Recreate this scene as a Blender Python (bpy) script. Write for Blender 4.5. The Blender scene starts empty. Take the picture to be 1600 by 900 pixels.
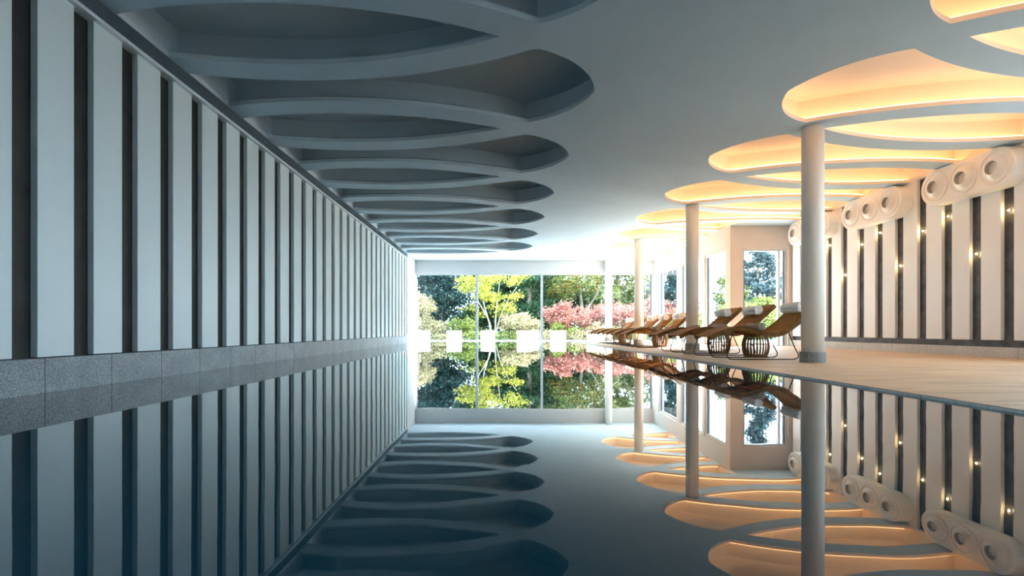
import bpy, bmesh, math, random
import numpy as np
from mathutils import Vector, Matrix

random.seed(7)
rng = np.random.default_rng(7)
scene = bpy.context.scene
COL = scene.collection
PI = math.pi

# ------------------------------------------------------------------ dimensions (metres; water level is z = 0)
EYE = 0.4555
ZC = EYE + 2.726            # ceiling underside
XL = -3.31                  # face of the stone plinth / grille on the left
XP = 2.86                   # pool edge on the right
XR = 7.56                   # right wall
YE = 20.05                  # glazed end wall
YF = 13.35                  # short wall facing down the pool
XS = 6.0                    # glazed side wall beyond it
YB = -6.0                   # rear end of the hall (behind the camera)
def deck_z(x): return 0.018 + 0.00485 * (x - XP)

# ------------------------------------------------------------------ materials
def new_mat(name):
    m = bpy.data.materials.new(name); m.use_nodes = True
    nt = m.node_tree
    return m, nt, nt.nodes['Principled BSDF']

def mat(name, col, rough=0.5, metal=0.0, spec=0.5, noise=0.0, nscale=8.0, bump=0.0, bscale=60.0, stretch=(1, 1, 1)):
    m, nt, b = new_mat(name)
    b.inputs['Base Color'].default_value = (*col, 1)
    b.inputs['Roughness'].default_value = rough
    b.inputs['Metallic'].default_value = metal
    b.inputs['Specular IOR Level'].default_value = spec
    if noise or bump:
        tc = nt.nodes.new('ShaderNodeTexCoord'); mp = nt.nodes.new('ShaderNodeMapping')
        mp.inputs['Scale'].default_value = stretch
        nt.links.new(tc.outputs['Object'], mp.inputs['Vector'])
    if noise:
        n = nt.nodes.new('ShaderNodeTexNoise'); n.inputs['Scale'].default_value = nscale; n.inputs['Detail'].default_value = 6
        nt.links.new(mp.outputs[0], n.inputs['Vector'])
        r = nt.nodes.new('ShaderNodeValToRGB')
        r.color_ramp.elements[0].position = 0.3; r.color_ramp.elements[1].position = 0.7
        r.color_ramp.elements[0].color = (*[c * (1 - noise) for c in col], 1)
        r.color_ramp.elements[1].color = (*[min(1, c * (1 + noise)) for c in col], 1)
        nt.links.new(n.outputs['Fac'], r.inputs['Fac']); nt.links.new(r.outputs[0], b.inputs['Base Color'])
    if bump:
        n2 = nt.nodes.new('ShaderNodeTexNoise'); n2.inputs['Scale'].default_value = bscale; n2.inputs['Detail'].default_value = 4
        nt.links.new(mp.outputs[0], n2.inputs['Vector'])
        bp = nt.nodes.new('ShaderNodeBump'); bp.inputs['Strength'].default_value = bump; bp.inputs['Distance'].default_value = 0.01
        nt.links.new(n2.outputs['Fac'], bp.inputs['Height']); nt.links.new(bp.outputs[0], b.inputs['Normal'])
    return m

def emit(name, col, strength):
    m, nt, b = new_mat(name)
    b.inputs['Base Color'].default_value = (*col, 1)
    b.inputs['Emission Color'].default_value = (*col, 1)
    b.inputs['Emission Strength'].default_value = strength
    return m

def joints(name, col_a, col_b, speck, joint_col, spacing, axis, offset, vein=0.25, width=0.008):
    """speckled stone cut into slabs with thin joints every `spacing` along one axis"""
    m, nt, b = new_mat(name); N, L = nt.nodes, nt.links
    tc = N.new('ShaderNodeTexCoord'); sp = N.new('ShaderNodeSeparateXYZ'); L.new(tc.outputs['Object'], sp.inputs[0])
    n = N.new('ShaderNodeTexNoise'); n.inputs['Scale'].default_value = speck; n.inputs['Detail'].default_value = 3
    L.new(tc.outputs['Object'], n.inputs['Vector'])
    r = N.new('ShaderNodeValToRGB'); r.color_ramp.elements[0].position = 0.38; r.color_ramp.elements[1].position = 0.62
    r.color_ramp.elements[0].color = (*col_a, 1); r.color_ramp.elements[1].color = (*col_b, 1)
    L.new(n.outputs['Fac'], r.inputs['Fac'])
    w = N.new('ShaderNodeTexNoise'); w.inputs['Scale'].default_value = 2.2; w.inputs['Detail'].default_value = 8; w.inputs['Distortion'].default_value = 1.5
    L.new(tc.outputs['Object'], w.inputs['Vector'])
    wr = N.new('ShaderNodeValToRGB'); wr.color_ramp.elements[0].position = 0.35; wr.color_ramp.elements[1].position = 0.65
    wr.color_ramp.elements[0].color = (1 - vein,) * 3 + (1,); wr.color_ramp.elements[1].color = (1, 1, 1, 1)
    L.new(w.outputs['Fac'], wr.inputs['Fac'])
    mx = N.new('ShaderNodeMix'); mx.data_type = 'RGBA'; mx.blend_type = 'MULTIPLY'; mx.inputs[0].default_value = 1
    L.new(r.outputs[0], mx.inputs[6]); L.new(wr.outputs[0], mx.inputs[7])
    a = N.new('ShaderNodeMath'); a.operation = 'SUBTRACT'; a.inputs[1].default_value = offset - 100 * spacing
    L.new(sp.outputs[axis], a.inputs[0])
    md = N.new('ShaderNodeMath'); md.operation = 'MODULO'; md.inputs[1].default_value = spacing; L.new(a.outputs[0], md.inputs[0])
    lt = N.new('ShaderNodeMath'); lt.operation = 'LESS_THAN'; lt.inputs[1].default_value = width; L.new(md.outputs[0], lt.inputs[0])
    m2 = N.new('ShaderNodeMix'); m2.data_type = 'RGBA'
    L.new(lt.outputs[0], m2.inputs[0]); L.new(mx.outputs[2], m2.inputs[6]); m2.inputs[7].default_value = (*joint_col, 1)
    L.new(m2.outputs[2], b.inputs['Base Color'])
    b.inputs['Roughness'].default_value = 0.45
    return m

def glass_mat(name, refl=0.07, tint=(1, 1, 1)):
    m = bpy.data.materials.new(name); m.use_nodes = True; nt = m.node_tree; nt.nodes.clear()
    o = nt.nodes.new('ShaderNodeOutputMaterial'); mix = nt.nodes.new('ShaderNodeMixShader')
    t = nt.nodes.new('ShaderNodeBsdfTransparent'); t.inputs[0].default_value = (*tint, 1)
    g = nt.nodes.new('ShaderNodeBsdfGlossy'); g.inputs['Roughness'].default_value = 0.0
    lw = nt.nodes.new('ShaderNodeLayerWeight'); lw.inputs['Blend'].default_value = .5
    pw = nt.nodes.new('ShaderNodeMath'); pw.operation = 'POWER'; pw.inputs[1].default_value = 5
    ma = nt.nodes.new('ShaderNodeMath'); ma.operation = 'MULTIPLY_ADD'; ma.inputs[1].default_value = .9; ma.inputs[2].default_value = .04
    nt.links.new(lw.outputs['Facing'], pw.inputs[0]); nt.links.new(pw.outputs[0], ma.inputs[0]); nt.links.new(ma.outputs[0], mix.inputs[0]); nt.links.new(t.outputs[0], mix.inputs[1]); nt.links.new(g.outputs[0], mix.inputs[2])
    nt.links.new(mix.outputs[0], o.inputs[0])
    return m

def leaf_mat(name, cols, rough=0.6, trans=0.25):
    """each leaf takes its own tone between the given colours"""
    m, nt, b = new_mat(name); N, L = nt.nodes, nt.links
    g = N.new('ShaderNodeNewGeometry'); r = N.new('ShaderNodeValToRGB')
    e = r.color_ramp.elements
    while len(e) < len(cols): e.new(0.5)
    for i, c in enumerate(cols):
        e[i].position = i / max(1, len(cols) - 1); e[i].color = (*c, 1)
    L.new(g.outputs['Random Per Island'], r.inputs['Fac']); L.new(r.outputs[0], b.inputs['Base Color'])
    b.inputs['Roughness'].default_value = rough; b.inputs['Specular IOR Level'].default_value = 0.2
    out = N['Material Output']; tr = N.new('ShaderNodeBsdfTranslucent'); mix = N.new('ShaderNodeMixShader'); mix.inputs[0].default_value = trans
    L.new(r.outputs[0], tr.inputs[0]); L.new(b.outputs[0], mix.inputs[1]); L.new(tr.outputs[0], mix.inputs[2]); L.new(mix.outputs[0], out.inputs[0])
    return m

M = {}
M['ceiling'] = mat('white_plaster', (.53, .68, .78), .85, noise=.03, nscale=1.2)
M['coffer'] = mat('coffer_plaster_dim', (.58, .66, .70), .85)  # left coffers: darker, cooler copy of the plaster, dimness put into the colour
M['coffer_right'] = mat('coffer_plaster_lit', (.86, .80, .72), .85)  # same plaster for lit right coffers, lighter and warmer to boost the glow
M['panel'] = mat('painted_panel', (.82, .885, .88), .45, noise=.03, nscale=1.5, stretch=(1, 1, .4))
M['panel_right'] = mat('painted_panel_right', (.84, .88, .90), .45, noise=.02, nscale=1.5, stretch=(1, 1, .4))
M['dark_stone'] = mat('dark_brown_stone', (.020, .018, .016), .6, noise=.45, nscale=5)
M['dark_stone_right'] = mat('dark_slate', (.06, .062, .066), .5, noise=.5, nscale=7)
M['granite'] = joints('grey_granite', (.19, .215, .23), (.54, .57, .59), 130, (.06, .065, .07), .64, 1, 3.72)
M['limestone'] = joints('pale_limestone', (.50, .50, .48), (.62, .62, .60), 60, (.25, .25, .24), .80, 1, 3.45, .12)
M['lip'] = mat('satin_aluminium', (.80, .86, .90), .4)
M['grille'] = mat('grille_metal', (.24, .30, .34), .4, metal=.5)
M['black'] = mat('black_void', (.012, .014, .015), .8)
M['white'] = mat('white_paint', (.82, .82, .81), .5)
M['wall_white'] = mat('white_wall_paint', (.80, .80, .79), .8)
M['lintel'] = mat('light_grey_lintel', (.64, .63, .62), .8)
M['beige_wall'] = mat('beige_wall', (.68, .60, .55), .8, noise=.03, nscale=2)
M['frame'] = mat('window_frame_grey', (.55, .58, .60), .4)
M['frame_dark'] = mat('window_gasket', (.10, .13, .16), .4)
M['glass'] = glass_mat('clear_glass')
M['column'] = mat('column_plaster', (.82, .78, .70), .6, noise=.02, nscale=3)
M['mosaic'] = joints('grey_mosaic', (.20, .20, .19), (.30, .30, .28), 40, (.12, .12, .11), .030, 2, 0, .1, .003)
M['led'] = emit('warm_led', (1.0, .50, .20), 3.7)
M['led_off'] = mat('unlit_led_profile', (.45, .50, .53), .25, metal=.6)
M['lamp'] = emit('warm_lamp', (1.0, .66, .28), 110.0)
M['nozzle'] = mat('nozzle_white', (.86, .88, .88), .3)
M['nozzle_bore_shaded'] = mat('nozzle_bore_shaded', (.42, .43, .42), .6)  # greyer than the nozzle: shade inside the bore put into the colour
M['steel'] = mat('dark_steel_rod', (.05, .045, .04), .35, metal=.8)
M['rattan'] = mat('brown_rattan', (.17, .085, .03), .6, spec=.2, noise=.35, nscale=40)
M['towel'] = mat('white_towel', (.90, .88, .86), .95, bump=.6, bscale=180)
M['towel_beige'] = mat('beige_towel', (.42, .33, .25), .95, bump=.6, bscale=180)
M['cube'] = mat('white_cube', (.86, .86, .85), .6)
M['terrace'] = mat('pale_terrace', (.72, .71, .69), .8, noise=.04, nscale=3)
M['paving'] = mat('dark_paving', (.12, .13, .14), .8, noise=.2, nscale=4)
M['lawn'] = mat('lawn_grass', (.07, .12, .03), .9, noise=.5, nscale=9)
M['bark'] = mat('grey_bark', (.20, .16, .12), .8, noise=.4, nscale=10, stretch=(1, 1, .2))
M['bark_pale'] = mat('pale_bark', (.42, .36, .28), .8, noise=.3, nscale=10, stretch=(1, 1, .2))
M['handle'] = mat('brushed_steel', (.6, .6, .6), .3, metal=1)

def teak(name='oiled_teak', k=1.0):
    m, nt, b = new_mat(name); N, L = nt.nodes, nt.links
    tc = N.new('ShaderNodeTexCoord'); mp = N.new('ShaderNodeMapping'); mp.inputs['Scale'].default_value = (1.2, 14, 1.2)
    n = N.new('ShaderNodeTexNoise'); n.inputs['Scale'].default_value = 9; n.inputs['Detail'].default_value = 5
    r = N.new('ShaderNodeValToRGB'); r.color_ramp.elements[0].position = .3; r.color_ramp.elements[1].position = .7
    r.color_ramp.elements[0].color = (.21 * k, .090 * k, .023 * k, 1); r.color_ramp.elements[1].color = (.50 * k, .235 * k, .065 * k, 1)
    L.new(tc.outputs['Object'], mp.inputs[0]); L.new(mp.outputs[0], n.inputs['Vector']); L.new(n.outputs['Fac'], r.inputs[0]); L.new(r.outputs[0], b.inputs['Base Color'])
    b.inputs['Roughness'].default_value = .7; b.inputs['Specular IOR Level'].default_value = .12
    return m
M['teak'] = teak(); M['teak_dark'] = teak('dark_teak_edge', .45)

def deck_mat():
    m, nt, b = new_mat('sand_deck_tiles'); N, L = nt.nodes, nt.links
    tc = N.new('ShaderNodeTexCoord'); mp = N.new('ShaderNodeMapping'); mp.inputs['Scale'].default_value = (.35, 5, 1)
    n = N.new('ShaderNodeTexNoise'); n.inputs['Scale'].default_value = 4; n.inputs['Detail'].default_value = 8; n.inputs['Distortion'].default_value = .6
    r = N.new('ShaderNodeValToRGB'); r.color_ramp.elements[0].position = .34; r.color_ramp.elements[1].position = .55
    r.color_ramp.elements[0].color = (.52, .36, .22, 1); r.color_ramp.elements[1].color = (.74, .53, .34, 1)
    L.new(tc.outputs['Object'], mp.inputs[0]); L.new(mp.outputs[0], n.inputs['Vector']); L.new(n.outputs['Fac'], r.inputs[0])
    br = N.new('ShaderNodeTexBrick'); br.inputs['Scale'].default_value = 1; br.inputs['Mortar Size'].default_value = .004
    br.inputs['Brick Width'].default_value = 1.2; br.inputs['Row Height'].default_value = .6
    br.inputs['Color1'].default_value = (1, 1, 1, 1); br.inputs['Color2'].default_value = (.93, .93, .93, 1); br.inputs['Mortar'].default_value = (.6, .58, .55, 1)
    L.new(tc.outputs['Object'], br.inputs['Vector'])
    mx = N.new('ShaderNodeMix'); mx.data_type = 'RGBA'; mx.blend_type = 'MULTIPLY'; mx.inputs[0].default_value = 1
    L.new(r.outputs[0], mx.inputs[6]); L.new(br.outputs[0], mx.inputs[7]); L.new(mx.outputs[2], b.inputs['Base Color'])
    b.inputs['Roughness'].default_value = .55
    return m
M['deck'] = deck_mat()

def water_mat():
    m, nt, b = new_mat('still_pool_water'); N, L = nt.nodes, nt.links
    b.inputs['Base Color'].default_value = (.004, .030, .046, 1)
    b.inputs['Specular Tint'].default_value = (.80, .95, 1, 1)
    b.inputs['Roughness'].default_value = .012
    b.inputs['IOR'].default_value = 1.68
    tc = N.new('ShaderNodeTexCoord'); mp = N.new('ShaderNodeMapping'); mp.inputs['Scale'].default_value = (1, .55, 1)
    n = N.new('ShaderNodeTexNoise'); n.inputs['Scale'].default_value = 1.1; n.inputs['Detail'].default_value = 2.5
    L.new(tc.outputs['Object'], mp.inputs[0]); L.new(mp.outputs[0], n.inputs['Vector'])
    bp = N.new('ShaderNodeBump'); bp.inputs['Strength'].default_value = .30; bp.inputs['Distance'].default_value = .006
    L.new(n.outputs['Fac'], bp.inputs['Height']); L.new(bp.outputs[0], b.inputs['Normal'])
    return m
M['water'] = water_mat()

# ------------------------------------------------------------------ object helpers
def link(o, parent=None):
    COL.objects.link(o)
    if parent is not None: o.parent = parent
    return o

def tag(o, label=None, cat=None, group=None, kind=None):
    if label: o['label'] = label
    if cat: o['category'] = cat
    if group: o['group'] = group
    if kind: o['kind'] = kind
    return o

def empty(name, loc=(0, 0, 0), rz=0):
    o = bpy.data.objects.new(name, None); o.empty_display_size = .1
    o.location = loc; o.rotation_euler = (0, 0, rz)
    return link(o)

def build(name, bm, material, parent=None, smooth=False, loc=None):
    bmesh.ops.recalc_face_normals(bm, faces=bm.faces)
    me = bpy.data.meshes.new(name); bm.to_mesh(me); bm.free()
    me.materials.append(material)
    if smooth: me.polygons.foreach_set('use_smooth', [True] * len(me.polygons))
    o = bpy.data.objects.new(name, me)
    if loc is not None: o.location = loc
    return link(o, parent)

def bx(bm, x0, x1, y0, y1, z0, z1, bevel=0.0):
    vs = [bm.verts.new((x, y, z)) for x in (x0, x1) for y in (y0, y1) for z in (z0, z1)]
    idx = [(0, 1, 3, 2), (4, 6, 7, 5), (0, 4, 5, 1), (2, 3, 7, 6), (0, 2, 6, 4), (1, 5, 7, 3)]
    fs = [bm.faces.new([vs[i] for i in f]) for f in idx]
    if bevel:
        es = list({e for f in fs for e in f.edges})
        bmesh.ops.bevel(bm, geom=es, offset=bevel, segments=2, affect='EDGES', profile=.5)
    return bm

def box(name, x0, x1, y0, y1, z0, z1, material, parent=None, bevel=0.0):
    return build(name, bx(bmesh.new(), x0, x1, y0, y1, z0, z1, bevel), material, parent)

def lathe(bm, prof, seg=32, axis='z', origin=(0, 0, 0)):
    """prof: list of (r, h); revolved about the axis; r=0 closes"""
    rings = []
    o = Vector(origin)
    def P(r, h, a):
        c, s = r * math.cos(a), r * math.sin(a)
        return o + (Vector((c, s, h)) if axis == 'z' else Vector((h, c, s)) if axis == 'x' else Vector((c, h, s)))
    for r, h in prof:
        if r <= 1e-6: rings.append([bm.verts.new(P(0, h, 0))])
        else: rings.append([bm.verts.new(P(r, h, 2 * PI * k / seg)) for k in range(seg)])
    for a, b in zip(rings, rings[1:]):
        for k in range(seg):
            k2 = (k + 1) % seg
            if len(a) == 1 and len(b) == 1: continue
            if len(a) == 1: bm.faces.new((a[0], b[k], b[k2]))
            elif len(b) == 1: bm.faces.new((a[k], b[0], a[k2]))
            else: bm.faces.new((a[k], b[k], b[k2], a[k2]))
    return bm

def tube(bm, pts, radii, seg=8, cap=True):
    pts = [Vector(p) for p in pts]
    if not hasattr(radii, '__len__'): radii = [radii] * len(pts)
    rings = []; ref = Vector((0, 0, 1))
    t0 = (pts[1] - pts[0]).normalized()
    if abs(t0.dot(ref)) > .9: ref = Vector((0, 1, 0))
    n = t0.cross(ref).normalized()
    for i, p in enumerate(pts):
        t = (pts[min(i + 1, len(pts) - 1)] - pts[max(i - 1, 0)]).normalized()
        n = (n - t * n.dot(t)).normalized(); b = t.cross(n)
        rings.append([bm.verts.new(p + (n * math.cos(2 * PI * k / seg) + b * math.sin(2 * PI * k / seg)) * radii[i]) for k in range(seg)])
    for a, b in zip(rings, rings[1:]):
        for k in range(seg):
            bm.faces.new((a[k], a[(k + 1) % seg], b[(k + 1) % seg], b[k]))
    if cap:
        bm.faces.new(rings[0][::-1]); bm.faces.new(rings[-1])
    return bm

def smooth_path(pts, n=8):
    """Catmull-Rom through the points"""
    P = [Vector(p) for p in pts]; P = [P[0] * 2 - P[1]] + P + [P[-1] * 2 - P[-2]]
    out = []
    for i in range(1, len(P) - 2):
        for k in range(n):
            t = k / n; a, b, c, d = P[i - 1], P[i], P[i + 1], P[i + 2]
            out.append(.5 * ((2 * b) + (c - a) * t + (2 * a - 5 * b + 4 * c - d) * t * t + (3 * b - a - 3 * c + d) * t ** 3))
    out.append(P[-2])
    return out

# ------------------------------------------------------------------ room shell
def struct(o, label=None):
    o['kind'] = 'structure'
    if label: o['label'] = label; 
    return o

# pool water and deck
wb = bmesh.new()
bx(wb, XL + .0, XP - .0225, YB + .002, YE - .002, -.6, 0)
water = build('pool_water', wb, M['water'])
tag(water, 'still dark teal pool water mirroring the walls and ceiling', 'water', kind='stuff')

def deck_mesh():
    bm = bmesh.new()
    prof = [(XP, YB), (XR + .08, YB), (XR + .08, YF), (XS + .05, YF), (XS + .05, YE), (XP, YE)]
    top = [bm.verts.new((x, y, deck_z(x))) for x, y in prof]
    bot = [bm.verts.new((x, y, -.6)) for x, y in prof]
    bm.faces.new(top); bm.faces.new(bot[::-1])
    for i in range(len(prof)):
        j = (i + 1) % len(prof); bm.faces.new((top[i], bot[i], bot[j], top[j]))
    return bm
struct(build('floor', deck_mesh(), M['deck']), 'sand coloured tiled pool deck')
o = struct(box('trim_1', XP - .022, XP + .001, YB, YE, -.3, .0155, M['limestone']), 'pale coping strip along the deck edge of the pool')
box('edge_joint', XP - .012, XP + .001, YB, YE, .0155, .0170, M['black'], o)

# left wall: dark stone, white vertical panels, granite plinth, grille above
YLE = 18.32
wl = struct(box('wall_left', -3.70, XL - .10, .95, YLE, -.6, ZC, M['dark_stone']), 'left wall of dark stone with white upright panels')
for k in range(-5, 29):
    y0 = 3.714 + .513 * k
    if y0 > YLE - .1: break
    pb = bx(bmesh.new(), XL - .099, XL - .045, y0, min(y0 + .319, YLE - .004), .257, ZC - .172, .004)
    build('panel', pb, M['panel'], wl)
struct(box('wall_left_end', -3.70, XL - .02, YLE, YE + .25, -.6, ZC, M['lintel']), 'plain pale pier where the left wall meets the end glazing')
struct(box('baseboard_left', -3.69, XL, YB, YE, -.6, .2495, M['granite']), 'speckled grey granite plinth along the left waterline')
tr = struct(box('trim_2', -3.69, XL, YB, YLE, ZC - .173, ZC - .140, M['lip'], bevel=.004), 'slim metal lip and louvred air grille over the left panels')
gb = bmesh.new()
for i in range(12):
    z = ZC - .135 + i * .0113
    bx(gb, XL - .02, XL - .002, YB, YLE, z, z + .0055)
build('grille', gb, M['grille'], tr)
box('grille_back', XL - .08, XL - .022, YB, YLE, ZC - .140, ZC, M['black'], tr)

# right wall: dark slate, white panels, limestone skirting
wr = struct(box('wall_right', XR + .075, XR + .40, 7.04, YF + .25, -.6, ZC + .35, M['dark_stone_right']), 'right wall of dark slate with white upright panels')
for k in range(0, 12):
    yf = 7.556 + .519 * k
    pb = bx(bmesh.new(), XR + .02, XR + .078, yf - .323, min(yf, YF - .003), EYE - .154, ZC + .012, .004)
    build('panel', pb, M['panel_right'], wr)
struct(box('baseboard_right', XR - .02, XR + .30, 7.04, YF + .01, -.5, EYE - .26, M['limestone']), 'pale limestone skirting along the right wall')

# rear and unseen near-right wall with tall windows added for daylight
struct(box('wall_back', -3.7, XR + .4, YB - .3, YB, -.6, ZC + .3, M['wall_white']), 'plain rear wall of the hall')

def framed_window(name, label, axis, pos, a0, a1, z0, z1, depth=.09, fw=.05, kind_mat='frame', gasket=True, divs=()):
    """glazed unit in the plane axis=pos ('x' or 'y'), spanning a0..a1 and z0..z1"""
    def bb(bm, p0, p1, q0, q1, r0, r1):
        return bx(bm, p0, p1, q0, q1, r0, r1) if axis == 'x' else bx(bm, q0, q1, p0, p1, r0, r1)
    bm = bmesh.new(); h = depth / 2
    bb(bm, pos - h, pos + h, a0, a0 + fw, z0, z1); bb(bm, pos - h, pos + h, a1 - fw, a1, z0, z1)
    bb(bm, pos - h, pos + h, a0 + fw, a1 - fw, z1 - fw, z1); bb(bm, pos - h, pos + h, a0 + fw, a1 - fw, z0, z0 + fw * .6)
    for d in divs: bb(bm, pos - h, pos + h, d - fw * .5, d + fw * .5, z0 + fw * .6, z1 - fw)
    f = struct(build(name, bm, M[kind_mat]), label)
    g = bmesh.new(); bb(g, pos - .006, pos + .006, a0 + fw, a1 - fw, z0 + fw * .6, z1 - fw)
    build('pane', g, M['glass'], f)
    if gasket:
        k = bmesh.new(); t = .034
        bb(k, pos - .025, pos + .025, a0 + fw, a0 + fw + t, z0 + fw * .6, z1 - fw); bb(k, pos - .025, pos + .025, a1 - fw - t, a1 - fw, z0 + fw * .6, z1 - fw)
        build('gasket', k, M['frame_dark'], f)
    return f

# end wall: lintel and four glazed bays
ZL = EYE + 2.213
lint = bmesh.new()
xs = [-3.33, -.915, 1.64, 4.2, XS + .3]
for a, b in zip(xs, xs[1:]): bx(lint, a + .006, b - .006, YE, YE + .12, ZL, ZC + .02)
bx(lint, -3.7, XS + .3, YE + .03, YE + .30, ZL + .005, ZC + .3)
struct(build('wall_end', lint, M['lintel']), 'pale lintel above the end glazing')
bays = [(-3.34, -.885), (-.945, 1.67), (1.61, 4.22), (4.18, XS + .02)]
names = ['leftmost end window beside the panelled wall', 'second end window with yellow tree behind', 'third end window left of the far column', 'end window right of the far column']
for i, ((a, b), nm) in enumerate(zip(bays, names)):
    framed_window('window_%d' % (i + 1), nm, 'y', YE + .10 + .0, a + .03, b - .03, -.02, ZL + .002, .07, .045, 'frame', gasket=(i == 3))
struct(box('trim_3', -3.34, XS + .3, YE + .0, YE + .5, -.6, .006, M['white']), 'white sill along the end of the pool')

# side wall beyond the corner: three glazed units under a lintel
sw = bmesh.new()
bx(sw, XS, XS + .22, YF + .26, YE + .1, ZL - .02, ZC + .3)
bx(sw, XS, XS + .22, 19.45, YE + .1, -.6, ZL - .02)
bx(sw, XS, XS + .22, 17.15, 17.42, -.6, ZL - .02)
bx(sw, XS, XS + .22, 15.05, 15.22, -.6, ZL - .02)
struct(build('wall_side', sw, M['lintel']), 'white glazed side wall past the loungers')
framed_window('window_5', 'far side window by the end corner', 'x', XS + .12, 17.42, 19.45, deck_z(XS), ZL - .02)
framed_window('window_6', 'side window beside the glazed door', 'x', XS + .12, 15.22, 17.15, deck_z(XS), ZL - .02)
d = framed_window('door_1', 'glazed door to the garden with a lever handle', 'x', XS + .08, 13.62, 15.05, deck_z(XS), ZL - .02, .10, .09)
hb = bmesh.new()
lathe(hb, [(0, 0), (.022, 0), (.022, .012), (.010, .014), (.010, .05), (0, .05)], 12, 'x', (XS + .03 - .05, 14.985, 1.02))
tube(hb, [(XS - .012, 14.985, 1.02), (XS - .012, 14.93, 1.02), (XS - .010, 14.86, 1.015)], .009, 8)
build('handle', hb, M['handle'], d, True)

# short wall facing down the pool with its tall window
fwm = bmesh.new()
bx(fwm, XS, 6.32, YF, YF + .25, -.6, ZC + .3)
bx(fwm, 6.32, 7.50, YF, YF + .25, EYE + 2.12, ZC + .3)
bx(fwm, 7.50, XR + .40, YF, YF + .25, -.6, ZC + .3)
struct(build('wall_front', fwm, M['beige_wall']), 'beige wall between side wall and panelled wall')
framed_window('window_7', 'tall window in the beige wall behind the loungers', 'y', YF + .10, 6.32, 7.50, deck_z(7), EYE + 2.12, .10, .05, divs=(7.30,))

# ------------------------------------------------------------------ coffered ceiling
PITCH, Y0B = 2.17, 5.84
A_R, A_HALF, A_SAG, RIB = 4.70, 2.10, .495, .34

def arc(cx, cy, r, a0, a1, n):
    return [(cx + r * math.cos(a0 + (a1 - a0) * i / n), cy + r * math.sin(a0 + (a1 - a0) * i / n)) for i in range(n + 1)]

def lens_outline(yc):
    """leaf shape, local x: 0 = tip towards the pool centre, positive towards the wall"""
    h = A_R - A_SAG; t = math.asin(A_HALF / A_R); n = 40
    up = [(A_HALF + A_R * math.sin(a), yc + A_R * math.cos(a) - h) for a in [-t + 2 * t * i / n for i in range(n + 1)]]
    lo = [(A_HALF + A_R * math.sin(a), yc - A_R * math.cos(a) + h) for a in [t - 2 * t * i / n for i in range(n + 1)]]
    return up + lo[1:-1]

def spear_outline(yc):
    """waisted shape between two leaves, ending in a pointed arch (tip at local x = -1.08)"""
    R = A_R + RIB; d = PITCH / 2 + (A_R - A_SAG)      # centre of the flanking circle
    xc, wc = -.35, None
    xs_ = [xc + (4.1 - xc) * i / 44 for i in range(45)]
    f = lambda x: d - math.sqrt(R * R - (x - A_HALF) ** 2)
    wc = f(xc)
    top = [(x, yc + f(x)) for x in xs_]
    # pointed arch
    tip = (-1.075, 0.0); c = (xc, wc)
    chord = math.hypot(tip[0] - c[0], tip[1] - c[1]); sag = .15; r = (chord ** 2 / 4 + sag ** 2) / (2 * sag)
    mx, my = (tip[0] + c[0]) / 2, (tip[1] + c[1]) / 2
    nx, ny = (c[1] - tip[1]) / chord, -(c[0] - tip[0]) / chord   # towards inside (down-right)
    ox, oy = mx + nx * (r - sag), my + ny * (r - sag)
    a0, a1 = math.atan2(c[1] - oy, c[0] - ox), math.atan2(tip[1] - oy, tip[0] - ox)
    if a1 < a0: a1 += 2 * PI
    upper = arc(ox, oy, r, a0, a1, 16)
    pts = [(x, y) for x, y in reversed(top)]                      # from wall to corner (upper side)
    pts += [(x, yc + y) for x, y in upper[1:]]                     # corner to tip
    pts += [(x, yc - y) for x, y in reversed(upper[:-1])]          # tip to lower corner
    pts += [(x, 2 * yc - y) for x, y in top[1:]]
    return pts

def area(p): return .5 * sum(p[i][0] * p[(i + 1) % len(p)][1] - p[(i + 1) % len(p)][0] * p[i][1] for i in range(len(p)))

def offset(p, d):
    if area(p) < 0: p = p[::-1]
    out = []; n = len(p)
    for i in range(n):
        a, b, c = Vector(p[i - 1]), Vector(p[i]), Vector(p[(i + 1) % n])
        e1, e2 = (b - a).normalized(), (c - b).normalized()
        n1, n2 = Vector((e1.y, -e1.x)), Vector((e2.y, -e2.x))
        m = (n1 + n2).normalized(); k = min(1.0 / max(m.dot(n1), .2), 1.9)
        out.append((b.x + m.x * d * k, b.y + m.y * d * k))
    return out

def clip(p, xmax):
    """keep local x <= xmax"""
    out = []
    for i in range(len(p)):
        a, b = p[i], p[(i + 1) % len(p)]
        if a[0] <= xmax: out.append(a)
        if (a[0] <= xmax) != (b[0] <= xmax):
            t = (xmax - a[0]) / (b[0] - a[0]); out.append((xmax, a[1] + t * (b[1] - a[1])))
    q = []
    for v in out:
        if not q or math.hypot(v[0] - q[-1][0], v[1] - q[-1][1]) > 1e-4: q.append(v)
    if math.hypot(q[0][0] - q[-1][0], q[0][1] - q[-1][1]) < 1e-4: q.pop()
    return q

LIP, SETBACK, REC = .052, .155, .32
coffers = []     # (side, lip outline, upper outline) in world xy
for side in (-1, 1):
    for kind in ('A', 'B'):
        for k in range(-1, 6):
            yc = Y0B + PITCH * k + (PITCH / 2 if kind == 'A' else 0)
            if yc > 17.9: continue
            x_tip = 0.0 if side < 0 else 4.36
            wall = -XL if side < 0 else ((XR + .012 - 4.36) if yc < 13.0 else (XS - .01 - 4.36))
            raw = lens_outline(yc) if kind == 'A' else spear_outline(yc)
            lipo = clip(raw, wall); up = clip(offset(raw, SETBACK), wall)
            mid = clip(offset(raw, .070), wall - .06)
            mid2 = clip(offset(raw, .045), wall - .06)
            W = (lambda p: [(-x, y) for x, y in p]) if side < 0 else (lambda p: [(4.36 + x, y) for x, y in p])
            coffers.append((side, kind, W(lipo), W(up), W(mid), W(mid2), (-wall if side < 0 else 4.36 + wall)))

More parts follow.
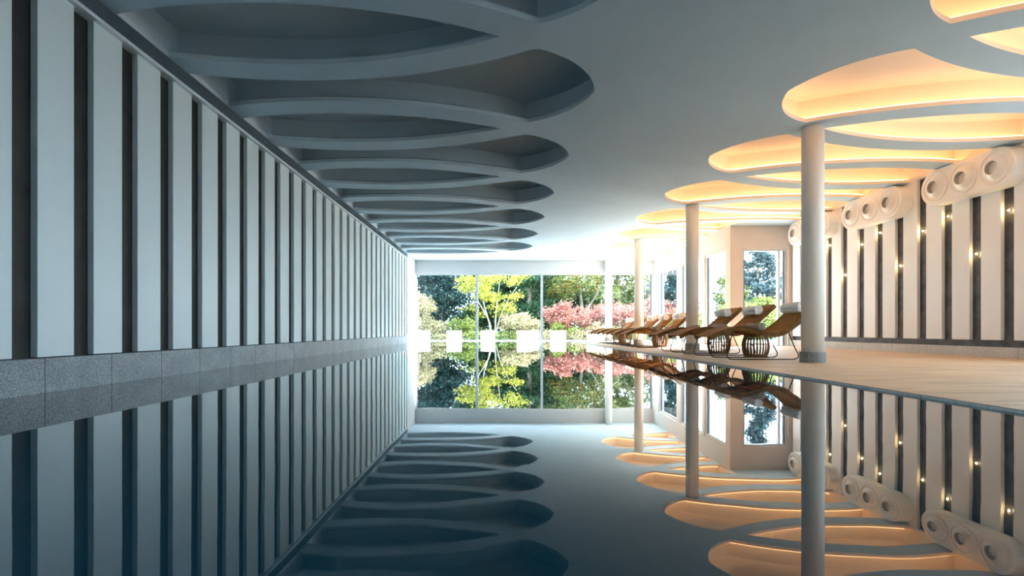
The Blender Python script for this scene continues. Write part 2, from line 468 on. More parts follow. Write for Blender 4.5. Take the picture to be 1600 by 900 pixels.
def ceiling_plate():
    cu = bpy.data.curves.new('ceiling_outline', 'CURVE'); cu.dimensions = '2D'; cu.fill_mode = 'BOTH'; cu.extrude = LIP / 2
    def spline(p):
        s = cu.splines.new('POLY'); s.points.add(len(p) - 1); s.use_cyclic_u = True
        for q, v in zip(s.points, p): q.co = (v[0], v[1], 0, 1)
    spline([(-3.6, YB - .2), (XR + .35, YB - .2), (XR + .35, YF + .2), (XS + .2, YF + .2), (XS + .2, YE + .05), (-3.6, YE + .05)])
    for c in coffers: spline(c[2])
    t = bpy.data.objects.new('ceiling_tmp', cu); COL.objects.link(t)
    dg = bpy.context.evaluated_depsgraph_get(); me = bpy.data.meshes.new_from_object(t.evaluated_get(dg))
    bpy.data.objects.remove(t); bpy.data.curves.remove(cu)
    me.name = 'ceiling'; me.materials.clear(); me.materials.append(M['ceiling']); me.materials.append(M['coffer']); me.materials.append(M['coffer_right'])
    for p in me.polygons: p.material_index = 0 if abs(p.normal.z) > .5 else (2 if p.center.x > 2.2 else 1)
    o = bpy.data.objects.new('ceiling', me); o.location = (0, 0, ZC + LIP / 2)
    return link(o)
ceil = struct(ceiling_plate(), 'white ceiling pierced by leaf and spear shaped coffers')
for side, kind, lipo, up, mid, mid2, wx in coffers:
    bm = bmesh.new(); n = len(up)
    lo = [bm.verts.new((x, y, LIP / 2 - .001)) for x, y in up]; hi = [bm.verts.new((x, y, REC)) for x, y in up]
    for i in range(n):
        j = (i + 1) % n; bm.faces.new((lo[i], lo[j], hi[j], hi[i]))
    f = bm.faces.new(hi); bmesh.ops.triangulate(bm, faces=[f])
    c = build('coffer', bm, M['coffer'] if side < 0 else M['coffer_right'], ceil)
    # light strip lying on the ledge, open at the wall
    pts = [(a, b) for a, b in zip(mid, mid2)]
    sb = bmesh.new()
    z0, z1 = LIP / 2 + .001, LIP / 2 + .026
    n = min(len(mid), len(mid2))
    if len(mid) == len(mid2):
        V = [[sb.verts.new((*mid[i], z0)), sb.verts.new((*mid[i], z1)), sb.verts.new((*mid2[i], z1)), sb.verts.new((*mid2[i], z0))] for i in range(n)]
        wall_x = (lambda v: abs(v[0] - wx) < .07)
        for i in range(n):
            j = (i + 1) % n
            if wall_x(mid[i]) and wall_x(mid[j]): continue
            for a in range(4):
                b = (a + 1) % 4; sb.faces.new((V[i][a], V[i][b], V[j][b], V[j][a]))
        tag(build('light_strip', sb, M['led'] if side > 0 else M['led_off'], c), 'glowing warm light strip' if side > 0 else 'unlit light strip')
    else:
        print('strip mismatch', side, kind, len(mid), len(mid2))
rf = bmesh.new()
bx(rf, -3.9, XR + .5, YB - .3, YF + .28, ZC + .40, ZC + .62); bx(rf, XR + .5, XR + 3.4, -3, 8.2, ZC + .40, ZC + .55); bx(rf, -3.9, XS + .25, YF + .28, YE + .35, ZC + .40, ZC + .62)  # second slab is an added eave keeping sun out of the near windows
struct(build('roof', rf, M['wall_white']), 'flat roof slab over the hall, with an eave added as sun shade')

# ------------------------------------------------------------------ columns
col_labels = ['white round column nearest the camera, on a grey mosaic collar', 'white round column standing among the near loungers, second from the camera',
              'slim looking white column third from the camera, by the far loungers', 'farthest white column, standing against the end glazing']
for i, lab in enumerate(col_labels):
    y = 6.88 + 4.316 * i; z = deck_z(4.2)
    r = empty('column', (4.2, y, z)); tag(r, lab, 'column', 'round columns along the pool deck', 'thing')
    H = ZC - z
    build('shaft', lathe(bmesh.new(), [(0, .139), (.1355, .139), (.1355, H - .03), (.131, H - .028), (.131, H + .002), (0, H + .002)], 48), M['column'], r, False)
    for p in r.children[0].data.polygons: p.use_smooth = abs(p.normal.z) < .5
    cb = lathe(bmesh.new(), [(0, 0), (.158, 0), (.158, .138), (.155, .141), (0, .141)], 28)
    build('mosaic_collar', cb, M['mosaic'], r)

# ------------------------------------------------------------------ air nozzle panels on the right wall
def stadium(r, half, n=20):
    pts = [(half + r * math.cos(a), r * math.sin(a)) for a in [-PI / 2 + PI * i / n for i in range(n + 1)]]
    pts += [(-half + r * math.cos(a), r * math.sin(a)) for a in [PI / 2 + PI * i / n for i in range(n + 1)]]
    return pts
NZ = {}
def nozzle_panel(yc, label):
    r = empty('air_nozzle_panel', (XR + .019, yc, EYE + 2.415)); tag(r, label, 'air vent', 'triple nozzle air panels high on the right wall', 'thing')
    bm = bmesh.new(); out = stadium(.298, .524); dp = .225
    rings = []
    for x, s in ((0, 0), (-dp + .012, 0), (-dp, .012)):
        rings.append([bm.verts.new((x, p[0] * (1 - s * .8), p[1] * (1 - s * 2.5))) for p in out])
    for a, b in zip(rings, rings[1:]):
        for i in range(len(out)):
            j = (i + 1) % len(out); bm.faces.new((a[i], a[j], b[j], b[i]))
    bm.faces.new(rings[0][::-1]); bm.faces.new(rings[-1])
    build('backplate', bm, M['nozzle'], r)
    for dy in (-.519, 0, .519):
        nb = bmesh.new()
        # stepped ring, cone and bore, all revolved about x, pointing into the room
        lathe(nb, [(.246, -dp + .002), (.246, -dp - .012), (.236, -dp - .016), (.226, -dp - .016), (.218, -dp - .003), (.185, -dp - .008), (.145, -dp - .030), (.112, -dp - .062), (.105, -dp - .066), (.098, -dp - .062)], 48, 'x', (0, dy, 0))
        nz = build('nozzle', nb, M['nozzle'], r, True)
        b2 = lathe(bmesh.new(), [(.098, -dp - .062), (.094, -dp - .02), (.094, -dp + .055)], 40, 'x', (0, dy, 0))
        build('bore', b2, M['nozzle_bore_shaded'], nz, True)
        build('throat_shade', lathe(bmesh.new(), [(.0935, -dp + .055), (.05, -dp + .062), (0, -dp + .065)], 40, 'x', (0, dy, 0)), M['black'], nz)  # black disc paints the shade deep in the bore
    return r
for yc, lab in ((8.13, 'white triple nozzle air panel nearest the camera, high on the right wall'),
                (10.21, 'white triple nozzle air panel in the middle of the right wall'),
                (12.27, 'white triple nozzle air panel partly behind the nearest column')):
    nozzle_panel(yc, lab)

# ------------------------------------------------------------------ small lights in the wall gaps
gl = [(1570, 330.5), (1519, 398), (1480, 339), (1436.5, 362.5), (1403.5, 416), (1372, 364.8), (1344, 383), (1318, 430), (1293, 384.5)]
ordn = ['nearest', 'second nearest', 'third nearest', 'fourth nearest', 'fifth nearest', 'sixth nearest', 'seventh nearest', 'eighth nearest', 'farthest']
for (px, py), od in zip(gl, ordn):
    y = 7.62 * 800 / (px - 781.5); h = (515.8 - py) * y / 800
    # snap into the middle of the nearest gap
    k = round((y - 7.556 - .098) / .519); y = 7.556 + .098 + .519 * k
    r = empty('wall_light', (XR + .075, y, EYE + h))
    tag(r, 'small glowing lamp in a right wall gap, %s to the camera' % od, 'wall light', 'small lamps between the right wall panels', 'thing')
    build('mount', lathe(bmesh.new(), [(0, .001), (.020, .001), (.020, -.006), (.007, -.008), (.007, -.022), (0, -.022)], 16, 'x'), M['handle'], r, True)
    build('bulb', lathe(bmesh.new(), [(0, -.020), (.008, -.022), (.012, -.030), (.008, -.040), (0, -.043)], 14, 'x'), M['lamp'], r, True)

# ------------------------------------------------------------------ loungers
PROF = [(3.04, .375), (3.16, .43), (3.30, .482), (3.46, .515), (3.60, .512), (3.76, .468), (3.90, .430), (4.02, .425), (4.14, .468), (4.28, .565), (4.44, .705), (4.56, .815), (4.66, .905)]
PROF = [(x - 3.85, z - .03) for x, z in PROF]        # local: origin under the seat, z from the deck
PATH = [Vector((v.x, 0, v.z)) for v in smooth_path([(x, 0, z) for x, z in PROF], 5)]

def ribbon(bm, path, y0, y1, t0, t1):
    """strip following the path between y0..y1, from t0 to t1 along the path normal"""
    secs = []
    for i, p in enumerate(path):
        t = (path[min(i + 1, len(path) - 1)] - path[max(i - 1, 0)]).normalized(); n = Vector((-t.z, 0, t.x))
        a, b = p + n * t0, p + n * t1
        secs.append([bm.verts.new((a.x, y0, a.z)), bm.verts.new((a.x, y1, a.z)), bm.verts.new((b.x, y1, b.z)), bm.verts.new((b.x, y0, b.z))])
    for s, q in zip(secs, secs[1:]):
        for k in range(4):
            bm.faces.new((s[k], s[(k + 1) % 4], q[(k + 1) % 4], q[k]))
    bm.faces.new(secs[0][::-1]); bm.faces.new(secs[-1])
    return bm

def make_lounger():
    r = empty('sun_lounger')
    sb = bmesh.new(); W, ns = .54, 9; sw_ = W / ns
    for i in range(ns):
        ribbon(sb, PATH, -W / 2 + i * sw_ + .008, -W / 2 + (i + 1) * sw_ - .008, -.018, 0)
    build('slatted_seat', sb, M['teak'], r)
    for s in (-1, 1):
        build('side_rail', ribbon(bmesh.new(), PATH, s * .272, s * .300, -.064, .004), M['teak_dark'], r)
    for idx in (4, 14, 24, 34, 44, 54):
        build('cross_batten', ribbon(bmesh.new(), PATH[idx:idx + 3], -.271, .271, -.045, -.019), M['teak'], r)
    for s in (-1, 1):
        y = s * .285
        pts = [(-.46, y, .435), (-.515, y, .20), (-.548, y, .09), (-.53, y, .03), (-.46, y, .009), (-.1, y, .009), (.30, y, .009), (.42, y, .009), (.485, y, .035), (.487, y, .09), (.44, y, .18), (.335, y, .435)]
        build('sled_frame', tube(bmesh.new(), smooth_path(pts, 4), .0085, 8), M['steel'], r, True)
    for s in (-1, 1):
        build('back_strut', tube(bmesh.new(), [(.475, s * .262, .585), (.50, s * .262, .575), (.60, s * .262, .47)], .007, 8), M['steel'], r, True)
    return r

def roll_mesh(rad, length, turns=3.4, seg=40):
    """a towel wound up on itself, axis along y"""
    bm = bmesh.new(); n = int(turns * seg); pitch = rad / (turns + .35); th = pitch * .86
    A, B = [], []
    for i in range(n + 1):
        a = 2 * PI * i / seg; ro = pitch * .45 + pitch * a / (2 * PI); ri = max(ro - th, .001)
        ro = min(ro, rad)
        for lst, rr in ((A, ro), (B, ri)):
            w = .004 * math.sin(a * 1.0 + i * .3)
            lst.append([bm.verts.new((rr * math.cos(-a), s * (length / 2 + w), rr * math.sin(-a))) for s in (-1, 1)])
    for i in range(n):
        bm.faces.new((A[i][0], A[i + 1][0], A[i + 1][1], A[i][1])); bm.faces.new((B[i][0], B[i][1], B[i + 1][1], B[i + 1][0]))
        for s in (0, 1): bm.faces.new((A[i][s], B[i][s], B[i + 1][s], A[i + 1][s]))
    bm.faces.new((A[0][0], A[0][1], B[0][1], B[0][0])); bm.faces.new((A[n][0], B[n][0], B[n][1], A[n][1]))
    return bm

def copy_tree(o, parent=None):
    c = o.copy(); COL.objects.link(c)
    if parent is not None: c.parent = parent
    for ch in list(o.children): copy_tree(ch, c)
    return c

proto = make_lounger()
chair_y = [7.74, 9.00, 10.20, 12.75, 13.88, 15.02, 16.40, 17.58]
ords = ['nearest the camera', 'second from the camera', 'third from the camera', 'fourth from the camera',
        'fifth from the camera', 'sixth from the camera', 'second from the end glazing', 'closest to the end glazing']
LX = 3.85
for i, (y, od) in enumerate(zip(chair_y, ords)):
    r = proto if i == 0 else copy_tree(proto)
    r.location = (LX, y, deck_z(LX) - .001)
    tag(r, 'curved teak slat lounger on steel sled frame, ' + od, 'sun lounger', 'teak loungers in a row on the pool deck')

def on_path(x):
    return min(PATH, key=lambda p: abs(p.x - x))
head = seat = None
for i, (y, od) in enumerate(zip(chair_y, ords)):
    p = on_path(.64); t = Vector((.66, 0, .75)).normalized(); n = Vector((-t.z, 0, t.x)); R = .086
    c = p + n * (R + .001)
    if head is None:
        head = build('rolled_towel', roll_mesh(R, .46), M['towel'], None, True); o = head
    else:
        o = head.copy(); COL.objects.link(o)
    o.location = (LX + c.x, y, deck_z(LX) + c.z)
    tag(o, 'white rolled towel at the head of the lounger ' + od, 'towel', 'rolled towels at the lounger heads')
for i in range(5):
    y = chair_y[i]; R = .06
    p = on_path(-.04); c = p + Vector((.45, 0, .9)).normalized() * (R + .004)
    if seat is None:
        seat = build('rolled_towel', roll_mesh(R, .42, 3.2), M['towel_beige'], None, True); o = seat
    else:
        o = seat.copy(); COL.objects.link(o)
    o.location = (LX + c.x, y, deck_z(LX) + c.z + .004)
    tag(o, 'beige rolled towel on the seat of the lounger ' + ords[i], 'towel', 'rolled towels on the lounger seats')

# ------------------------------------------------------------------ rattan drum tables
def make_drum():
    r = empty('rattan_drum_table'); H = .40
    prof = lambda u: .150 + .058 * math.sin(PI * (u * .86 + .10)) - .012 * u
    bm = bmesh.new(); ns = 26
    for k in range(ns):
        a = 2 * PI * k / ns
        secs = []
        for i in range(11):
            u = i / 10; rr = prof(u); z = .012 + u * (H - .03)
            ca, sa = math.cos(a), math.sin(a); e = Vector((-sa, ca, 0)); nrm = Vector((ca, sa, 0))
            c = nrm * rr + Vector((0, 0, z)); w = .0115; d = .006
            secs.append([bm.verts.new(c + e * p * w + nrm * q * d) for p, q in ((-1, -1), (1, -1), (1, 1), (-1, 1))])
        for s, q in zip(secs, secs[1:]):
            for j in range(4): bm.faces.new((s[j], s[(j + 1) % 4], q[(j + 1) % 4], q[j]))
        bm.faces.new(secs[0][::-1]); bm.faces.new(secs[-1])
    build('slatted_body', bm, M['rattan'], r)
    def ring(u, rad, inset=0):
        z = .012 + u * (H - .03); rr = prof(u) - inset
        return tube(bmesh.new(), [(rr * math.cos(2 * PI * k / 28), rr * math.sin(2 * PI * k / 28), z) for k in range(29)], rad, 6, False)
    build('hoop', ring(.52, .008, .012), M['rattan'], r, True)
    build('base_ring', lathe(bmesh.new(), [(prof(0) - .02, 0), (prof(0) + .010, 0), (prof(0) + .012, .03), (prof(0) - .02, .03), (prof(0) - .02, 0)], 32), M['rattan'], r)
    build('top', lathe(bmesh.new(), [(0, H - .022), (prof(1) + .012, H - .022), (prof(1) + .012, H), (0, H)], 32), M['rattan'], r)
    return r
drum = None
for (x, y), lab in zip([(4.18, 8.38), (4.10, 9.60), (4.16, 13.33), (3.84, 15.76), (3.94, 16.99)],
                       ['between the nearest two loungers', 'between the second and third loungers', 'between the fourth and fifth loungers',
                        'by the third column, past the sixth lounger', 'between the two farthest loungers']):
    if drum is None: drum = make_drum(); r = drum
    else: r = copy_tree(drum)
    r.location = (x, y, deck_z(x)); r.rotation_euler = (0, 0, random.uniform(0, 3))
    tag(r, 'brown slatted rattan drum table ' + lab, 'side table', 'rattan drum tables between the loungers')

# ------------------------------------------------------------------ outside: terrace, cubes, garden
struct(box('terrace', -14, 26, YE + .42, 24.2, -.5, -.01, M['terrace']), 'pale sunlit terrace outside the end glazing')
tg = box('terrace_side', XS + .22, 26, YF + .28, YE + .42, -.5, -.012, M['terrace']); struct(tg, 'pale terrace outside the side windows')
struct(box('ground', -60, 80, 24.2, 95, -.6, -.03, M['lawn']), 'garden lawn beyond the terrace')
struct(box('ground_side', XR + .45, 60, -40, YF + .28, -.6, -.03, M['paving']), 'dark unseen paving added outside the near right windows to dim the ceiling')  # unseen dark ground, added so less light bounces onto the ceiling
cubes = [(645, 656, 21.2), (698, 720, 21.2), (751, 773, 21.2), (808, 831, 21.0), (822, 842, 22.4), (862, 884, 21.2), (920, 944, 21.0)]
clab = ['at the left end of the glazing', 'second from the left along the terrace', 'just right of the first mullion', 'front one of a close pair',
        'rear one of a close pair', 'just right of the second mullion', 'behind the feet of the farthest loungers']
for (a, b, Y), lab in zip(cubes, clab):
    x = ((a + b) / 2 - 781.5) * Y / 800; w = (b - a) * Y / 1600 if a != 645 else .28
    if a == 645: x = -3.25
    bm = bx(bmesh.new(), -w, w, -.27, .27, 0, .45, .012)
    o = build('cube_seat', bm, M['cube'], None, False, (x, Y + .27, -.01))
    tag(o, 'white cube seat on the terrace, ' + lab, 'stool', 'white cube seats outside the glazing')

def leaf_mesh(name, blobs, size, material, parent, flat=.35, droop=.0):
    """blobs: (cx,cy,cz, rx,ry,rz, count); leaves gather in sprays on the outside of each blob"""
    Vs, n0 = [], 0
    for cx, cy, cz, rx, ry, rz, cnt in blobs:
        nspray = max(4, cnt // 14)
        d = rng.normal(size=(nspray, 3)); d /= np.linalg.norm(d, axis=1)[:, None]
        rad = rng.uniform(.35, 1, nspray) ** .5
        cen = d * rad[:, None] * np.array([rx, ry, rz]) + np.array([cx, cy, cz])
        pick = rng.integers(0, nspray, cnt)
        pos = cen[pick] + rng.normal(size=(cnt, 3)) * np.array([1, 1, .55]) * size * 2.0
        nrm = rng.normal(size=(cnt, 3)) * np.array([1, 1, .6]) + np.array([0, 0, flat * 2])
        nrm /= np.linalg.norm(nrm, axis=1)[:, None]
        u = np.cross(nrm, rng.normal(size=(cnt, 3))); u /= np.linalg.norm(u, axis=1)[:, None]
        v = np.cross(nrm, u); s = size * rng.uniform(.6, 1.25, cnt)[:, None]
        Vs.append(np.stack([pos - u * s, pos + v * s * .55 , pos + u * s, pos - v * s * .55], 1).reshape(-1, 3))
    V = np.concatenate(Vs); n = len(V) // 4
    me = bpy.data.meshes.new(name); me.vertices.add(len(V)); me.vertices.foreach_set('co', V.astype(np.float32).ravel())
    me.loops.add(len(V)); me.loops.foreach_set('vertex_index', np.arange(len(V), dtype=np.int32))
    me.polygons.add(n); me.polygons.foreach_set('loop_start', np.arange(0, len(V), 4, dtype=np.int32))
    me.update(); me.validate(); me.materials.append(material)
    o = bpy.data.objects.new(name, me)
    return link(o, parent)

def plant(name, x, y, label, cat, leafm, bark, blobs, size, stems, group=None):
    r = empty(name, (x, y, -.03)); tag(r, label, cat, group)
    if stems:
        bm = bmesh.new()
        for pts, r0, r1 in stems:
            p = smooth_path(pts, 4); tube(bm, p, [r0 + (r1 - r0) * i / (len(p) - 1) for i in range(len(p))], 7)
        build('trunk', bm, bark, r, True)
    leaf_mesh('foliage', blobs, size, leafm, r)
    return r

LM = {
    'cedar': leaf_mat('cedar_leaf', [(0.007, 0.024, 0.027), (0.018, 0.046, 0.046), (0.039, 0.080, 0.068)]),
    'dark': leaf_mat('dark_green_leaf', [(0.010, 0.031, 0.015), (0.027, 0.066, 0.027), (0.063, 0.117, 0.041)]),
    'yellow': leaf_mat('yellow_maple_leaf', [(0.128, 0.150, 0.014), (0.257, 0.257, 0.028), (0.392, 0.370, 0.072)], trans=.35),
    'green': leaf_mat('mid_green_leaf', [(0.027, 0.063, 0.015), (0.082, 0.117, 0.027), (0.224, 0.224, 0.044)]),
    'pink': leaf_mat('pink_maple_leaf', [(0.186, 0.050, 0.042), (0.322, 0.110, 0.085), (0.438, 0.211, 0.160)]),
    'cream': leaf_mat('cream_shrub_leaf', [(0.162, 0.143, 0.063), (0.304, 0.252, 0.126), (0.449, 0.376, 0.224)]),
    'lime': leaf_mat('lime_shrub_leaf', [(0.059, 0.101, 0.016), (0.152, 0.186, 0.034), (0.304, 0.304, 0.085)]),
    'blue': leaf_mat('blue_conifer_leaf', [(0.018, 0.041, 0.048), (0.043, 0.081, 0.088), (0.097, 0.140, 0.147)]),
}
def cloud(n, R, base, cnt, rr, squash=.7):
    out = []
    for _ in range(n):
        d = rng.normal(size=3); d /= np.linalg.norm(d); d *= rng.uniform(.2, 1) ** .4
        s = rr * rng.uniform(.7, 1.2)
        out.append((base[0] + d[0] * R[0], base[1] + d[1] * R[1], base[2] + d[2] * R[2], s, s, s * squash, cnt))
    return out
def conifer(h, r, cnt, base=.4, tiers=11):
    out = []
    for i in range(tiers):
        u = i / (tiers - 1); z = base + (h - base) * u; rr = r * (1 - u) ** .8 + .12
        for k in range(max(2, int(5 * (1 - u)) + 1)):
            a = rng.uniform(0, 6.28); out.append((rr * .62 * math.cos(a), rr * .62 * math.sin(a), z - .1, rr * .5, rr * .5, .22, cnt))
    return out
def multi_stem(n, h, spread, r0=.05, base=.15):
    st = []
    for i in range(n):
        a = 2 * PI * i / n + rng.uniform(-.5, .5)
        st.append(([(base * math.cos(a), base * math.sin(a), 0), (spread * .25 * math.cos(a), spread * .25 * math.sin(a), h * .4), (spread * .7 * math.cos(a), spread * .7 * math.sin(a), h * .75), (spread * math.cos(a), spread * math.sin(a), h)], r0, r0 * .3))
    return st

plant('cedar_tree', -3.6, 29.5, 'dark blue green cedar behind the left end window', 'tree', LM['cedar'], M['bark'],
      cloud(36, (1.9, 1.2, 2.9), (0, 0, 2.9), 360, .75, .5), .10, [([(0, 0, 0), (.1, 0, 2), (0, 0, 5.5)], .22, .06)])
plant('maple_tree', -.35, 26.2, 'yellow green maple with pale forked stems in the middle of the end view', 'tree', LM['yellow'], M['bark_pale'],
      cloud(20, (1.65, .9, 1.0), (0, 0, 2.75), 150, .5, .4) + cloud(7, (1.5, .7, .5), (-.1, 0, 1.7), 70, .35, .35), .075,
      [([(-.1, 0, 0), (-.2, 0, .9), (-.75, .1, 1.9), (-1.4, .1, 2.9)], .05, .015), ([(-.1, 0, 0), (-.22, .05, .9), (-.5, .1, 1.9), (-.6, 0, 3.1)], .045, .015),
       ([(.1, 0, 0), (.12, 0, 1.0), (.2, .1, 2.0), (.35, 0, 3.1)], .05, .015), ([(.1, 0, 0), (.3, 0, 1.0), (.7, 0, 1.9), (1.2, .1, 2.7)], .04, .012)])
plant('evergreen_tree', 1.75, 30.5, 'tall dark green evergreen right of the yellow maple', 'tree', LM['dark'], M['bark'],
      cloud(30, (1.35, 1.2, 3.0), (0, 0, 3.0), 330, .7, .6), .10, [([(0, 0, 0), (0, .1, 2.5), (0, 0, 5.5)], .2, .06)])
plant('broadleaf_tree', 4.7, 30.0, 'mid green leafy tree above the pink maple, left of the far column', 'tree', LM['green'], M['bark'],
      cloud(26, (2.2, 1.3, 1.5), (0, 0, 3.5), 280, .75, .5), .085, [([(0, 0, 0), (.1, 0, 1.6), (-.2, 0, 4.2)], .16, .05), ([(.05, 0, 1.2), (.9, 0, 2.5), (1.5, 0, 3.8)], .09, .03)])
plant('pink_maple', 4.35, 26.0, 'pink red japanese maple in front of the green tree', 'tree', LM['pink'], M['bark'],
      cloud(34, (2.1, .8, .62), (-.1, 0, 1.15), 240, .5, .65), .065, multi_stem(5, 1.3, 1.2, .04))
plant('pink_maple', 7.5, 26.6, 'pink red japanese maple right of the far column', 'tree', LM['pink'], M['bark'],
      cloud(34, (1.9, .8, .9), (0, 0, 1.3), 240, .5, .65), .065, multi_stem(5, 1.6, 1.0, .04))
plant('cream_shrub', -3.95, 24.9, 'tall cream leaved shrub at the left edge of the end glazing', 'shrub', LM['cream'], M['bark'],
      cloud(22, (.62, .4, .95), (0, 0, 1.2), 240, .36, .8) + cloud(12, (.95, .4, .4), (.4, 0, .5), 200, .32, .8), .05, multi_stem(5, 2.0, .4, .02))
plant('cream_shrub', .95, 25.0, 'rounded cream leaved shrub under the dark evergreen', 'shrub', LM['cream'], M['bark'],
      cloud(24, (1.1, .45, .58), (0, 0, .7), 220, .36, .75), .05, multi_stem(5, 1.1, .6, .02))
plant('lime_shrub', -1.75, 25.4, 'low lime green shrub left of the first mullion', 'shrub', LM['lime'], M['bark'],
      cloud(12, (.75, .4, .4), (0, 0, .6), 160, .32, .7), .055, multi_stem(5, .8, .5, .02))
plant('lime_shrub', 3.0, 24.9, 'low yellow lime shrub under the pink maple', 'shrub', LM['lime'], M['bark'],
      cloud(12, (.9, .4, .3), (0, 0, .45), 150, .28, .7), .05, multi_stem(5, .6, .5, .02))
plant('cream_shrub', 4.9, 24.8, 'low cream shrub left of the far column', 'shrub', LM['cream'], M['bark'],
      cloud(12, (.9, .4, .28), (0, 0, .42), 150, .28, .7), .05, multi_stem(5, .6, .5, .02))
for x, y, lm, lab in ((-2.55, 24.45, 'cream', 'low cream ground shrub right of the tall cream shrub'), (-.85, 24.45, 'lime', 'low lime ground shrub at the first mullion'),
                      (.35, 24.4, 'lime', 'low lime ground shrub before the round cream shrub'), (2.05, 24.4, 'cream', 'low cream ground shrub at the second mullion'),
                      (3.9, 24.4, 'cream', 'low cream ground shrub under the left pink maple'), (6.3, 24.45, 'lime', 'low lime ground shrub right of the far column')):
    plant('ground_shrub', x, y, lab, 'shrub', LM[lm], M['bark'], cloud(14, (.85, .2, .16), (0, 0, .20), 110, .2, .7), .045, multi_stem(5, .3, .5, .015))
plant('garden_hedge', -1.5, 38.5, 'clipped dark hedge closing the garden behind the trees', 'hedge', LM['dark'], M['bark'],
      [(x, 0, 1.0, .9, .5, 1.2, 420) for x in np.arange(-12, 12.1, .8)], .12, [([(-9, 0, 0), (-9, 0, 1.2)], .05, .03), ([(0, 0, 0), (0, 0, 1.2)], .05, .03), ([(9, 0, 0), (9, 0, 1.2)], .05, .03)])
# garden seen through the side and facing windows
plant('blue_conifer', 10.1, 30.5, 'bluish conifer seen through the far side window', 'tree', LM['blue'], M['bark'], conifer(5.6, 1.7, 330, .2, 13), .10, [([(0, 0, 0), (0, 0, 3), (0, 0, 5.6)], .15, .03)])
plant('blue_conifer', 15.6, 31.0, 'tall grey green conifer seen through the beige wall window', 'tree', LM['blue'], M['bark'], conifer(6.4, 2.0, 360, .2, 14), .10, [([(0, 0, 0), (0, 0, 3), (0, 0, 6.4)], .16, .03)])
plant('lime_shrub', 12.3, 24.9, 'yellow green bush in the beige wall window, behind lounger heads', 'shrub', LM['lime'], M['bark'],
      cloud(30, (1.9, .7, .8), (0, 0, 1.1), 220, .5, .6), .075, multi_stem(6, 1.4, 1.0, .03))
plant('broadleaf_tree', 12.9, 29.0, 'small green tree left of the grey green conifer', 'tree', LM['green'], M['bark'],
      cloud(16, (.8, .7, 1.0), (0, 0, 2.4), 190, .5, .6), .08, [([(0, 0, 0), (.1, 0, 1.6), (0, 0, 3)], .1, .03)])
plant('lime_shrub', 9.2, 25.0, 'lime bush outside the glazed door', 'shrub', LM['lime'], M['bark'],
      cloud(14, (1.0, .6, .5), (0, 0, .8), 160, .4, .6), .065, multi_stem(5, 1.0, .7, .02))
# tall backdrop trees
for x, y, lm, lab in ((-5.6, 33.5, 'cedar', 'dark backdrop tree behind the blue green cedar'), (1.6, 36.5, 'dark', 'dark backdrop tree behind the tall evergreen'), (-8.5, 33, 'cedar', 'dark backdrop tree farthest left beyond the garden'), (-1.2, 35, 'dark', 'dark backdrop tree behind the yellow maple'),
                      (4.3, 36, 'dark', 'dark backdrop tree behind the green leafy tree'), (8.0, 35, 'green', 'green backdrop tree behind the right pink maple')):
    plant('backdrop_tree', x, y, lab, 'tree', LM[lm], M['bark'], cloud(34, (2.3, 1.2, 3.0), (0, 0, 3.0), 330, .95, .6), .13, [([(0, 0, 0), (0, 0, 2.5), (0, 0, 5.5)], .22, .08)])

# ------------------------------------------------------------------ light
w = bpy.data.worlds.new('sky'); scene.world = w; w.use_nodes = True
bg = w.node_tree.nodes['Background']; bg.inputs[0].default_value = (.56, .82, 1.0, 1); bg.inputs[1].default_value = 5.5
sd = bpy.data.lights.new('sun', 'SUN'); sd.energy = 20; sd.angle = math.radians(2.0); sd.color = (1, .97, .92)
so = link(bpy.data.objects.new('sun', sd)); so.rotation_euler = Vector((-.62, -.50, -.60)).to_track_quat('-Z', 'Y').to_euler(); so.location = (8, 24, 12)

def portal(name, loc, direction, sx, sy):
    l = bpy.data.lights.new(name, 'AREA'); l.shape = 'RECTANGLE'; l.size = sx; l.size_y = sy; l.cycles.is_portal = True
    o = link(bpy.data.objects.new(name, l)); o.location = loc
    o.rotation_euler = Vector(direction).to_track_quat('-Z', 'Z').to_euler()
    return o
portal('sky_portal', (1.35, YE + .55, 1.33), (0, -1, 0), 9.4, 2.7)
portal('sky_portal', (XS + .35, 16.5, 1.33), (-1, 0, 0), 6.0, 2.7)
portal('sky_portal', (6.9, YF + .4, 1.3), (0, -1, 0), 1.2, 2.6)
portal('sky_portal', (XR + .40, 3.5, 1.8), (-1, 0, 0), 7.0, 2.45)

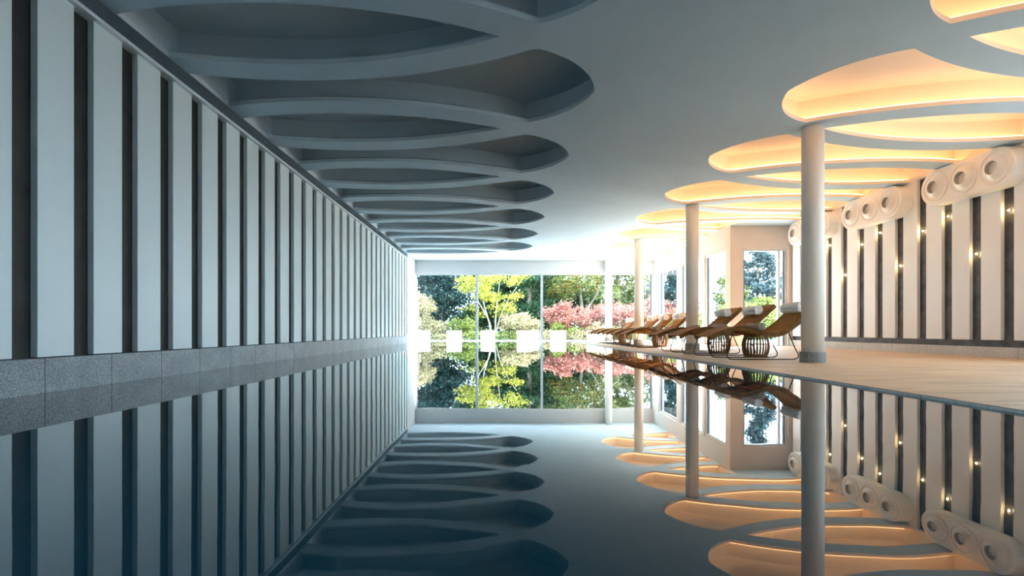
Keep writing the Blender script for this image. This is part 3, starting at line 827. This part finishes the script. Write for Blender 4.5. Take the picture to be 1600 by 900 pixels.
# near part of the right wall (out of view), tall windows added for daylight
nw = bmesh.new()
bx(nw, XR + .02, XR + .35, YB, 7.03, 3.0, ZC + .35); bx(nw, XR + .02, XR + .35, YB, 7.03, -.6, .6)
bx(nw, XR + .02, XR + .35, YB, .1, .6, 3.0); bx(nw, XR + .02, XR + .35, 2.3, 2.5, .6, 3.0); bx(nw, XR + .02, XR + .35, 4.6, 4.8, .6, 3.0); bx(nw, XR + .02, XR + .35, 6.95, 7.03, .6, 3.0)
struct(build('wall_right_near', nw, M['wall_white']), 'unseen near right wall with tall windows added for daylight')
for i, (a, b) in enumerate(((.1, 2.3), (2.5, 4.6), (4.8, 6.95))):
    framed_window('window_%d' % (8 + i), 'tall unseen window added to the near right wall for daylight', 'x', XR + .2, a, b, .6, 3.0)

lw_ = bmesh.new()  # unseen left wall piece, its window added to brighten the right wall
bx(lw_, -3.70, XL - .10, YB, .95, -.6, .9); bx(lw_, -3.70, XL - .10, YB, .95, 2.95, ZC); bx(lw_, -3.70, XL - .10, YB, -1.75, .9, 2.95); bx(lw_, -3.70, XL - .10, .75, .95, .9, 2.95)
struct(build('wall_left_near', lw_, M['wall_white']), 'unseen near left wall with a window added for daylight')
for i, (a, b) in enumerate(((-1.75, .75),)):
    framed_window('window_%d' % (11 + i), 'unseen window added to the near left wall for daylight', 'x', XL - .25, a, b, .9, 2.95)
portal('sky_portal', (-3.75, -.5, 1.92), (1, 0, 0), 2.6, 2.1)
struct(box('ground_left', -60, -3.75, -40, YE + .4, -.6, -.03, M['paving']), 'dark paving outside the left wall')

# ------------------------------------------------------------------ camera and view
cd = bpy.data.cameras.new('camera'); cam = link(bpy.data.objects.new('camera', cd))
cd.sensor_width = 36; cd.lens = 18.0; cd.shift_x = 18.5 / 1600; cd.shift_y = 65.8 / 1600; cd.clip_start = .05; cd.clip_end = 300
cam.location = (0, 0, EYE); cam.rotation_euler = (PI / 2, 0, 0)
scene.camera = cam
vs = scene.view_settings
vs.view_transform = 'Standard'; vs.look = 'None'; vs.gamma = 1.0; vs.exposure = 1.35; vs.use_curve_mapping = False
scene.cycles.max_bounces = 10; scene.cycles.diffuse_bounces = 6; scene.cycles.glossy_bounces = 5; scene.cycles.transparent_max_bounces = 12
scene.cycles.use_denoising = True
scene.cycles.sample_clamp_indirect = 8
scene.cycles.caustics_reflective = False; scene.cycles.caustics_refractive = False
